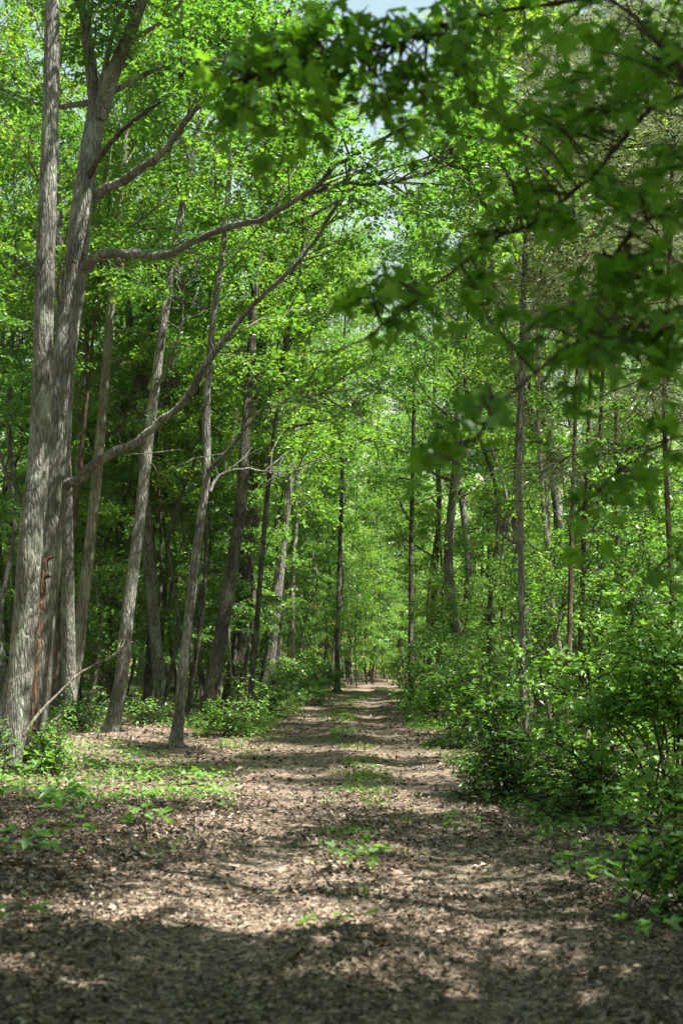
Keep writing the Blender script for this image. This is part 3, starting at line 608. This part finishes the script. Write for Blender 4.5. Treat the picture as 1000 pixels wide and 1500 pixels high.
# --- the near maple whose leafy boughs hang across the top and right of the view
def near_maple():
    rng = np.random.default_rng(88)
    base = np.array([3.3, 4.6, 0.]); base[2] = float(ground_z(base[0], base[1]))
    root = link('overhanging_maple', None, label='near maple whose blurred dark leafy boughs hang across top and right', cat='tree', loc=tuple(base))
    trunk = spline([base + (0, 0, -.2), base + (-.05, .05, 1.5), base + (-.12, .1, 3), base + (-.1, .15, 4.6), base + (.1, .1, 7), base + (.2, 0, 10)], 60)
    w = Buf(); tube(w, trunk - base, np.linspace(.16, .05, 60), 18, flare=.7, rough=.05, rng=rng)
    out = []
    grow(rng, trunk - base, np.linspace(.16, .05, 60), w, out, 5.6, 14, 2.8, 1.4, twigs=10, per=26, size=.13, spread=.3)
    link('trunk', w.mesh('near_maple_trunk', M['bark_dark'], True), root)
    def at_trunk(z): return np.array([np.interp(z, trunk[:, 2], trunk[:, k]) for k in range(3)])
    def bough(px, r, z_t):
        q = [at_trunk(z_t)] + [pix(u, v, D) for u, v, D in px]
        q = spline(q, 10 * len(q)); q = q + np.cumsum(rng.normal(0, .003, q.shape), 0)
        b = Buf(); tube(b, q - base, np.linspace(r, .004, len(q)) ** 1.0, 9, rough=.04, rng=rng)
        return q, b
    B = [bough([(1090, 190, 4.6), (1000, 122, 4.7), (935, 52, 4.8), (872, -4, 4.9), (760, -80, 5.2)], .017, 3.0),
         bough([(1080, 110, 4.8), (1000, 126, 4.8), (942, 148, 4.8), (892, 205, 4.9), (830, 262, 4.9), (760, 312, 5.0), (690, 348, 5.0), (600, 420, 5.0), (500, 490, 5.1), (440, 500, 5.1)], .015, 3.1),
         bough([(1120, -60, 5.3), (960, -20, 5.4), (800, 5, 5.4), (680, 30, 5.4), (560, 70, 5.3), (450, 90, 5.2), (350, 120, 5.2)], .014, 3.9),
         bough([(1100, 470, 4.4), (980, 480, 4.4), (900, 490, 4.4), (820, 505, 4.3), (740, 560, 4.1), (680, 620, 4.0), (620, 700, 3.9)], .011, 2.5),
         bough([(1120, 640, 4.9), (1010, 640, 4.8), (950, 665, 4.8), (900, 700, 4.8), (850, 760, 4.8)], .009, 2.1),
         bough([(1090, 260, 4.7), (1000, 290, 4.7), (930, 330, 4.7), (880, 400, 4.7)], .012, 2.8),
         bough([(1100, 800, 5.2), (1010, 800, 5.1), (960, 830, 5.1), (920, 900, 5.1)], .01, 1.9)]
    C = [(400, 105, 110, 95, 5.2, 95, 2), (330, 170, 60, 60, 5.2, 26, 2), (560, 150, 130, 75, 5.3, 75, 2), (480, 60, 120, 50, 5.3, 45, 2), (660, 40, 150, 50, 5.4, 60, 2), (790, 170, 130, 80, 5.1, 75, 1), (680, 140, 90, 80, 5.2, 40, 2),
         (900, 90, 110, 80, 4.8, 50, 0), (920, 260, 90, 60, 4.8, 42, 5), (770, 320, 90, 40, 5, 26, 1), (590, 450, 110, 55, 5.0, 44, 1), (510, 470, 60, 45, 5.1, 20, 1), (700, 420, 90, 60, 5, 26, 1), (640, 350, 60, 40, 5, 12, 1),
         (850, 500, 130, 55, 4.4, 62, 3), (930, 420, 80, 60, 4.6, 40, 5), (970, 530, 50, 60, 4.4, 24, 3), (720, 590, 40, 40, 4.1, 9, 3), (625, 710, 36, 60, 3.9, 13, 3), (660, 650, 30, 40, 3.95, 7, 3),
         (950, 660, 70, 50, 4.8, 20, 4), (890, 750, 60, 60, 4.8, 12, 4), (970, 750, 40, 60, 4.8, 8, 4), (965, 840, 40, 50, 5.1, 8, 6), (1010, 330, 60, 110, 4.7, 40, 5), (1020, 60, 50, 110, 4.8, 30, 0)]
    P, N, A, Z = [], [], [], []
    for u, v, ru, rv, D, n, bi in C:
        q, b = B[bi]
        k = max(2, int(n / (2.7 if v < 330 or u > 840 else 4.2)))
        for _ in range(k):
            tu = u + rng.normal(0, .55) * ru; tv = v + rng.normal(0, .55) * rv
            e = pix(tu, tv, D + rng.normal(0, .28))
            i = int(np.argmin(np.linalg.norm(q[8:] - e, axis=1))) + 8; i = max(8, i - rng.integers(2, 7)); s0 = q[i]
            mid = (s0 + e) / 2 + np.array([0, 0, .06]) + rng.normal(0, .03, 3)
            tw = spline([s0, mid, e], 7)
            tube(b, tw - base, np.linspace(.0055, .002, 7), 4)
            d = nz(e - mid)
            m_ = int(rng.integers(4, 9))
            for j in range(m_):
                f = rng.uniform(.45, 1); ii = f * 5.99; a = int(ii); pp = tw[a] + (tw[a + 1] - tw[a]) * (ii - a)
                sd = np.cross(d, (0, 0, 1.)) * rng.choice([-1, 1]) + d * .5 + rng.normal(0, .35, 3); sd[2] -= rng.uniform(.1, .8)
                sd = nz(sd); lp = pp + sd * rng.uniform(.03, .07)
                tube(b, np.array([pp - base, lp - base]), [.0013, .001], 3)
                nn = np.array([0, -.25, .75]) + rng.normal(0, .5, 3)
                P.append(lp); N.append(nn); A.append(sd); Z.append(rng.uniform(.05, .09))
    for q, b in B: link('bough', b.mesh('near_maple_bough', M['bark_dark'], True), root)
    P, N, A, Z = np.array(P), nz(np.array(N)), np.array(A), np.array(Z)
    # leaves that show largest are parts of their own, the rest one mass
    inv = []
    cp, sp_ = math.cos(PITCH), math.sin(PITCH)
    for p in P:
        dz = p[2] - EYE; f = p[1] * cp + dz * sp_; uu = 500 + FPX * p[0] / f; vv = 750 - FPX * (-p[1] * sp_ + dz * cp) / f
        inv.append(-20 < uu < 1020 and -20 < vv < 1520)
    inv = np.array(inv); score = Z / P[:, 1] * np.abs(N[:, 1] * .9 + .35 * N[:, 2]) + inv * 1.0
    order = np.argsort(-score); big = order[:300]; rest = order[300:]
    meshes = []
    for k in range(10):
        b = Buf(); leaves(b, np.zeros((1, 3)), np.array([[0, 0, 1.]]), np.array([[0, 1., 0]]), np.ones(1), MAPLE, rng, fold=(.05, .4), curl=(0, .45)); meshes.append(b.mesh('maple_leaf', M['leaf_near']))
    from mathutils import Matrix
    for i in big:
        n_ = N[i]; a_ = A[i] - n_ * np.dot(A[i], n_); a_ = a_ / np.linalg.norm(a_); x_ = np.cross(a_, n_)
        o = link('leaf', meshes[int(rng.integers(10))], root)
        o.matrix_local = Matrix(((x_[0] * Z[i], a_[0] * Z[i], n_[0] * Z[i], P[i][0] - base[0]), (x_[1] * Z[i], a_[1] * Z[i], n_[1] * Z[i], P[i][1] - base[1]), (x_[2] * Z[i], a_[2] * Z[i], n_[2] * Z[i], P[i][2] - base[2]), (0, 0, 0, 1)))
    fb = Buf(); leaves(fb, P[rest] - base, N[rest], A[rest], Z[rest], MAPLE, rng, fold=(.05, .4), curl=(0, .45))
    P2, N2, A2, Z2 = [np.concatenate(x) for x in zip(*out)]; leaves(fb, P2, N2, A2, Z2, MAPLE, rng)
    o = link('foliage', fb.mesh('near_maple_foliage', M['leaf_near']), root); o['kind'] = 'stuff'
near_maple()

# ------------------------------------------------------------------ shrubs
def shrub(label, x, y, hgt, wid, n_stem, n_leaf, seed, leaf='leaf_low', size=.07, low=.25, group=None, lean=(0, 0), name='shrub', tpl=DIAMOND, arch=()):
    rng = np.random.default_rng(seed)
    base = np.array([x, y, float(ground_z(x, y))]); w = Buf(); out = []
    root = link(name, None, label=label, cat='shrub', group=group, loc=tuple(base))
    n_stem = max(4, int(n_stem * .55)); per = max(5, n_leaf // (n_stem * 8 * 4))
    for s in range(n_stem):
        az = rng.uniform(0, 6.28); rr = wid * .42 * rng.uniform(.3, 1)
        e = np.array([math.cos(az) * rr + lean[0] * hgt, math.sin(az) * rr + lean[1] * hgt, hgt * rng.uniform(.4, 1.2)])
        mid = e * .5 + np.array([-.12 * e[0], -.12 * e[1], .08 * hgt]) + rng.normal(0, .04, 3)
        st = spline([np.array([rng.normal(0, .13 * wid), rng.normal(0, .13 * wid), -.04]), mid, e], 16); tube(w, st, np.linspace(.013, .004, 16), 5)
        grow(rng, st, np.linspace(.013, .004, 16), w, out, hgt * low * rng.uniform(.5, 1.3), 8, wid * .42, wid * .2, twigs=4, twig_len=wid * .22, per=per, size=size * 1.05, rise_low=.05, rise_top=.7, spread=.12, tilt=.35, flat=.7, twig_wood=True)
    for aa in arch:
        q = np.array(aa, float); st = spline(q, 16); tube(w, st, np.linspace(.022, .008, 16), 7)
        for t in range(14):
            pp = st[int(rng.integers(6, 16))]; d = nz(rng.normal(0, 1, 3) + (0, 0, .2)); tl = rng.uniform(.3, .6)
            tube(w, np.array([pp, pp + d * tl * .5, pp + d * tl]), [.006, .004, .002], 3)
            twig_leaves(rng, out, pp, d, tl, 22, size, .16, tilt=.45)
    link('stems', w.mesh('shrub_stems', M['bark_dark'], True), root)
    link('foliage', crown_mesh(out, 'shrub_foliage', M[leaf], rng, tpl), root)
def gx(u, D): return (u - 500) / FPX * D
shrub('rounded light green shrub in front of the slim right trunk', gx(728, 16.5), 16.5, 1.45, 1.0, 14, 1300, 201, size=.08, low=.12, tpl=LOBED)
shrub('low leafy growth around the foot of the rounded shrub', gx(738, 16.1), 16.1, .55, 1.3, 14, 1300, 218, size=.075, low=.05)
shrub('low leafy tangle below the spreading shrub on the right verge', gx(855, 14.2), 14.2, .6, 1.5, 14, 1500, 219, size=.075, low=.05)
shrub('spreading green shrub between the right trunk and the arching bush', gx(876, 15), 15, 1.5, 1.7, 14, 1800, 202, size=.085, low=.15, tpl=LOBED)
shrub('arching bush with dark leaning stem at the right edge', gx(962, 13.2), 13.2, 2.3, 1.4, 8, 2000, 203, size=.08, low=.5, tpl=LOBED,
      arch=[[(0, 0, 0), (-.13, 0, .35), (-.32, -.05, .75), (-.62, -.1, 1.15)], [(.05, 0, 0), (.0, 0, .6), (-.1, .05, 1.2), (-.2, .1, 1.9)], [(.1, 0, 0), (.16, 0, .7), (.2, 0, 1.5), (.3, 0, 2.2)]])
shrub('dense leafy bush rising up the right edge behind the arching bush', gx(985, 15.5), 15.5, 2.9, 1.8, 10, 2400, 204, size=.085, low=.25, tpl=LOBED)
shrub('low dark green bush at the right edge beside the near track', gx(985, 10.6), 10.6, .75, 1.0, 8, 1000, 205, size=.07, low=.15, tpl=LOBED)
shrub('small low green bush nearest the camera at the right edge', gx(985, 8.4), 8.4, .45, .8, 8, 800, 206, size=.06, low=.1, tpl=LOBED)
shrub('dark thicket bush at the right edge of the far track', gx(650, 34), 34, 1.8, 2.6, 12, 3400, 207, size=.09, low=.1)
shrub('shaded bush under the dark trunk right of the far track', gx(612, 44), 44, 1.5, 2.0, 10, 2400, 208, size=.1, low=.1)
shrub('green bush behind the rounded shrub right of the track', gx(700, 26), 26, 1.5, 2.0, 10, 2800, 209, size=.085, low=.2)
shrub('sunlit small shrub between the pale trunk and the scarred root', gx(125, 30), 30, .6, 1.9, 12, 1500, 210, size=.08, low=.1)
shrub('bright yellow green shrub at the foot of the dark leaning trunk', gx(335, 29), 29, .75, 1.5, 10, 1300, 211, size=.085, low=.2)
shrub('bright leafy bush hugging the left edge of the track', gx(395, 38), 38, .8, 2.4, 13, 2000, 212, size=.09, low=.1)
shrub('green bush further along the left edge of the track', gx(440, 47), 47, 1.1, 2.4, 11, 2600, 213, size=.1, low=.1)
shrub('far green bush where the track bends away left', gx(470, 60), 60, 1.4, 3.0, 11, 2400, 214, size=.12, low=.1)
shrub('dark feathery shrub at the foot of the two big left trunks', gx(85, 19.2), 19.2, .75, .6, 9, 1500, 215, size=.06, low=.05)
shrub('small plant against the base of the leftmost trunk', gx(6, 18.6), 18.6, .8, .5, 7, 700, 216, size=.06, low=.1)
shrub('leafy low bush left of the slender tree with gnarled root', gx(215, 33), 33, .45, 1.4, 9, 800, 217, size=.08, low=.1)

# ------------------------------------------------------------------ seedlings that stand out one by one
def seedling(label, u, D, hgt, nl, size, seed, col='leaf_low'):
    rng = np.random.default_rng(seed); x = gx(u, D); base = np.array([x, D, float(ground_z(x, D))])
    root = link('seedling', None, label=label, cat='seedling', loc=tuple(base), group='seedlings on the leaf litter')
    w = Buf(); st = spline([(0, 0, -.02), (rng.normal(0, .03), rng.normal(0, .03), hgt * .5), (rng.normal(0, .06), rng.normal(0, .06), hgt)], 8)
    tube(w, st, np.linspace(.005, .002, 8), 5)
    P, N, A, Z = [], [], [], []
    for i in range(nl):
        p = st[int(rng.integers(4, 8))]; az = i * 2.4 + rng.normal(0, .3); d = np.array([math.cos(az), math.sin(az), rng.uniform(-.1, .35)])
        q = p + d * rng.uniform(.04, .22); tube(w, np.array([p, q]), [.0025, .0015], 3)
        P.append(q); A.append(d + (0, 0, -.3)); N.append(np.array([0, 0, 1.]) + rng.normal(0, .2, 3)); Z.append(size * rng.uniform(.7, 1.2))
    link('stem', w.mesh('seedling_stem', M['bark_dark'], True), root)
    b = Buf(); leaves(b, np.array(P), np.array(N), np.array(A), np.array(Z), LOBED, rng); link('foliage', b.mesh('seedling_leaves', M[col]), root)
for i, (lab, u, D, hh, nl, sz) in enumerate([
        ('bright sunlit seedling with broad flat leaves left of the track', 100, 13.0, .38, 22, .15), ('sunlit seedling beside the broken branch on the left', 225, 12.4, .28, 18, .12),
        ('small seedling behind the bright broad leaved one', 130, 15.2, .3, 16, .13), ('dark green seedling in front of the bright broad leaved one', 120, 10.8, .42, 20, .12),
        ('leafy seedling cut by the left edge of the picture', 15, 13.5, .55, 26, .12), ('low seedling at the left edge near the sunlit leaf patch', 40, 10.4, .3, 14, .12),
        ('small seedling in dark litter at lower left', 55, 8.1, .16, 10, .09), ('bright green sprig in the middle of the near track', 494, 8.0, .09, 9, .07),
        ('green weed tuft on the strip between the wheel ruts', 530, 10.2, .16, 20, .09), ('small dark seedling at the right verge of the near track', 860, 9.2, .25, 16, .11),
        ('seedling under the low bush at lower right', 930, 7.6, .2, 12, .1), ('pale seedling near the slender tree on the left', 205, 19, .35, 18, .12),
        ('seedling clump beside the left wheel rut', 300, 17.5, .25, 18, .11), ('feathery seedling left of the bright one under the big trunks', 60, 16.5, .4, 20, .12),
        ('seedling at the right of the track by the pale twig', 680, 12.6, .2, 16, .1), ('taller seedling on the right verge before the arching bush', 900, 11.6, .5, 28, .11)]):
    seedling(lab, u, D, hh, nl, sz, 300 + i)

# ------------------------------------------------------------------ ground cover, grass, fallen leaves
def undergrowth():
    rng = np.random.default_rng(401); n = 34000
    y = 7.5 + 52 * rng.uniform(0, 1, n) ** .75; x = rng.uniform(-1, 1, n) * (.30 * y + 2.5)
    d = x - path_x(y); nn = wob(x, y, .8) + .6 * wob(x + 40, y, 2.3)
    right_patch = (d > 1.5) & (d < 5) & (y > 10) & (y < 20)
    left_patch = (d < -1.9) & (y > 11)
    thr = np.where(right_patch, -.7, np.where(left_patch, .34, .4))
    thr = np.where(y > 30, thr - .45, thr)
    strip = (np.abs(d) < .38) & (y > 8)
    keep = ((np.abs(d) > 1.65 + .3 * wob(x, y, 1.3)) & (nn > thr)) | (strip & (nn > .3 + .006 * y))
    x, y = x[keep], y[keep]; n = len(x)
    z = ground_z(x, y); hh = rng.uniform(.03, .16, n) * np.where(np.abs(x - path_x(y)) < .6, .4, 1) * np.clip(y / 18, .6, 1.8)
    P, N, A, Z = [], [], [], []
    for k in range(6):
        az = rng.uniform(0, 6.28, n); r = rng.uniform(.01, .10, n)
        P.append(np.stack([x + np.cos(az) * r, y + np.sin(az) * r, z + hh * rng.uniform(.5, 1.2, n)], -1))
        A.append(np.stack([np.cos(az), np.sin(az), rng.uniform(-.4, .4, n)], -1)); q = rng.normal(0, .3, (n, 3)); q[:, 2] += 1; N.append(q); Z.append(rng.uniform(.035, .085, n))
    b = Buf(); leaves(b, np.concatenate(P), np.concatenate(N), np.concatenate(A), np.concatenate(Z), KITE, rng)
    link('undergrowth', b.mesh('undergrowth', M['leaf_low']), label='patchy low green ground cover on the forest floor beside the track', cat='ground cover', kind='stuff')
undergrowth()
def grass():
    rng = np.random.default_rng(402); n = 3600
    y = 6 + 60 * rng.uniform(0, 1, n) ** .8; d = rng.normal(0, .26, n)
    edge = rng.uniform(0, 1, n) < .3; d = np.where(edge, rng.choice([-1, 1], n) * rng.normal(1.9, .25, n), d)
    x = path_x(y) + d
    keep = (wob(x, y, 1.1) + .5 * wob(x, y + 30, 3) > .35); x, y = x[keep], y[keep]
    P = []; 
    for k in range(9):
        P.append(np.stack([x + rng.normal(0, .05, len(x)), y + rng.normal(0, .05, len(x))], -1))
    P = np.concatenate(P); z = ground_z(P[:, 0], P[:, 1]) - .005; P = np.column_stack([P, z]); n = len(P)
    A = rng.normal(0, .5, (n, 3)); A[:, 2] = 1; N = rng.normal(0, 1, (n, 3)); N[:, 2] = .1
    b = Buf(); leaves(b, P, N, A, rng.uniform(.04, .13, n), BLADE, rng, fold=(0, .1), curl=(-.5, .5), wide=1.6)
    link('grass', b.mesh('grass', M['grass']), label='thin grass growing on the strip between the wheel ruts', cat='grass', kind='stuff')
grass()
def litter():
    rng = np.random.default_rng(403); b = Buf()
    for n, y0, y1, s0, s1, tpl in ((70000, 4.0, 9.5, .012, .048, KITE), (1800, 4.0, 9.5, .045, .075, LOBED), (1500, 9.5, 16, .055, .08, LOBED), (56000, 9, 17, .022, .07, KITE), (36000, 17, 48, .05, .11, KITE)):
        y = rng.uniform(y0 ** 1.5, y1 ** 1.5, n) ** (1 / 1.5) if y0 < 10 else rng.uniform(y0, y1, n)
        x = rng.uniform(-1, 1, n) * (.285 * y + 1.2)
        d = np.abs(x - path_x(y)); rut = np.exp(-((d - .82) / .42) ** 2)
        keep = rng.uniform(0, 1, n) > .62 * rut * np.clip((y - 5) / 6, .25, 1)
        keep &= (rng.uniform(0, 1, n) < .92 + .45 * wob(x, y * .8, 1.1))
        x, y = x[keep], y[keep]; n = len(x)
        z = ground_z(x, y) + .012 + rng.uniform(0, .022, n)
        az = rng.uniform(0, 6.28, n); A = np.stack([np.cos(az), np.sin(az), rng.normal(0, .22, n)], -1)
        N = rng.normal(0, .33, (n, 3)); N[:, 2] += 1
        leaves(b, np.stack([x, y, z], -1), N, A, rng.uniform(s0, s1, n), tpl, rng, fold=(-.2, .7), curl=(-.4, .5), wide=1.0)
    tw = Buf()
    for _ in range(420):
        y = rng.uniform(4.5, 22); x = rng.uniform(-1, 1) * (.285 * y + .8)
        if abs(abs(x - path_x(y)) - .82) < .3 and rng.uniform() < .7: continue
        az = rng.uniform(0, 6.28); ln = rng.uniform(.08, .45); p0 = np.array([x, y, float(ground_z(x, y)) + .02]); d_ = np.array([math.cos(az), math.sin(az), 0]) * ln
        p1 = p0 + d_ * .5 + rng.normal(0, .02, 3); p2 = p0 + d_; p2[2] = float(ground_z(p2[0], p2[1])) + rng.uniform(.01, .05)
        tube(tw, np.array([p0, p1, p2]), [.005, .004, .002], 4)
    link('twig_litter', tw.mesh('twig_litter', M['dead_wood'], True), label='thin fallen twigs strewn over the leaf litter', cat='twigs', kind='stuff')
    link('leaf_litter', b.mesh('leaf_litter', M['litter']), label='brown fallen leaves carpeting the track and forest floor', cat='leaf litter', kind='stuff')
litter()

# ------------------------------------------------------------------ dead wood
def stick(name, label, pts, r0, r1, m='dead_wood', cat='branch', seed=1, parts=(), seg=9):
    rng = np.random.default_rng(seed); pts = np.array(pts, float); o0 = pts[0].copy()
    root = link(name, None, label=label, cat=cat, loc=tuple(o0))
    q = spline(pts, 24); q[1:-1] += rng.normal(0, .15 * r0, q[1:-1].shape)
    b = Buf(); tube(b, q - o0, np.linspace(r0, r1, 24) * (1 + rng.normal(0, .10, 24)), seg + 4, rough=.13, rng=rng); link('stem', b.mesh(name, M[m], True), root)
    for p, ra, rb in parts:
        b = Buf(); p = spline(np.array(p, float), 10); tube(b, p - o0, np.linspace(ra, rb, 10), 7, rough=.06, rng=rng); link('twig', b.mesh(name + '_twig', M[m], True), root)
    return root
D = 20.6
def pg(u, v, D): return pix(u, v, D)
b0 = gpt(49, D)
stick('dead_snag', 'broken orange brown snag leaning between the two big left trunks', [b0 + (0, 0, -.1), pg(47, 1030, D), pg(49, 985, D), pg(55, 930, D), pg(56, 895, D), pg(62, 868, D), pg(63, 842, D), pg(67, 818, D)], .105, .045, 'rot_wood', 'snag', 501,
      parts=[([pg(64, 848, D), pg(70, 843, D - .02), pg(74, 845, D - .05)], .035, .02), ([pg(65, 824, D), pg(73, 818, D - .02), pg(80, 816, D - .04)], .03, .018)])
stick('dead_branch', 'long thin bleached dead branch leaning across the left trunks', [pg(34, 1078, 18.6), pg(60, 1042, 18.8), pg(98, 1003, 19.2), pg(118, 985, 19.4), pg(150, 968, 19.7), pg(172, 955, 20), pg(188, 932, 20.2)], .024, .009, 'dead_wood', 'branch', 502,
      parts=[([pg(172, 955, 20), pg(180, 930, 20.2), pg(186, 905, 20.3)], .012, .005), ([pg(150, 968, 19.7), pg(176, 950, 19.6), pg(196, 940, 19.5)], .01, .004)])
def gp(u, v, up=0.0):             # ground point under a pixel (flat near ground)
    Dd = EYE * FPX / (v - 985); x = gx(u, Dd); return np.array([x, Dd, float(ground_z(x, Dd)) + up])
stick('broken_branch', 'curved bare broken branch lying in the sunlit litter at left', [gp(188, 1250, .03), gp(200, 1246, .08), gp(225, 1252, .04), gp(248, 1243, .03)], .032, .014, 'dead_wood', 'branch', 503, parts=[([gp(198, 1246, .07), gp(200, 1240, .15), gp(194, 1236, .19)], .022, .014)])
stick('broken_branch', 'short reddish broken stub upright beside the left seedlings', [gp(222, 1222, .0), gp(220, 1222, .1), gp(215, 1222, .2), gp(221, 1222, .3)], .012, .006, 'rot_wood', 'branch', 504)
stick('fallen_twig', 'pale thin twig lying on the right verge ground cover', [gp(598, 1183, .05), gp(608, 1190, .06), gp(622, 1200, .03)], .012, .005, 'dead_wood', 'twig', 505)
stick('fallen_twig', 'small pale upright stub in dark litter right of the track', [gp(826, 1264, .0), gp(825, 1264, .08), gp(826, 1264, .16)], .011, .006, 'dead_wood', 'twig', 506, parts=[([gp(818, 1262, 0), gp(819, 1262, .12), gp(817, 1262, .22)], .006, .003)])
stick('fallen_branch', 'grey fallen branch lying across the litter left of the track', [gp(265, 1146, .05), gp(285, 1145, .06), gp(305, 1149, .04), gp(330, 1147, .03)], .04, .015, 'dead_wood', 'branch', 507)
stick('fallen_branch', 'small grey forked branch lying by the left wheel rut', [gp(290, 1225, .02), gp(292, 1212, .05), gp(291, 1202, .04)], .02, .008, 'dead_wood', 'branch', 508, parts=[([gp(291, 1216, .04), gp(284, 1222, .03), gp(281, 1230, .02)], .012, .006)])
stick('dead_sapling', 'pale thin dead stem leaning in the thicket right of the track', [gpt(682, 27), pix(678, 1045, 27), pix(672, 1020, 27.1)], .02, .012, 'dead_wood', 'stem', 509)
stick('fallen_twig', 'bare curved twig among the litter before the arching bush', [gp(795, 1190, .03), gp(804, 1180, .1), gp(812, 1165, .18)], .012, .005, 'dead_wood', 'twig', 510)


# ------------------------------------------------------------------ faint humid air
def haze():
    b = Buf(); x0, x1, y0, y1, z0, z1 = -410, 410, -310, 430, -1.6, 34
    v = [(x, y, z) for z in (z0, z1) for y in (y0, y1) for x in (x0, x1)]
    b.add(np.array(v, float), np.array([[0, 2, 3, 1], [4, 5, 7, 6], [0, 1, 5, 4], [2, 6, 7, 3], [0, 4, 6, 2], [1, 3, 7, 5]]))
    m, n, l = mat('haze'); p = n.new('ShaderNodeVolumePrincipled'); p.inputs['Density'].default_value = .0001; p.inputs['Color'].default_value = (.88, .94, 1, 1)
    o = n.new('ShaderNodeOutputMaterial'); l.new(p.outputs[0], o.inputs['Volume'])
    link('haze', b.mesh('haze', m), label='faint humid haze filling the wood between the far trees', cat='haze', kind='stuff')
haze()
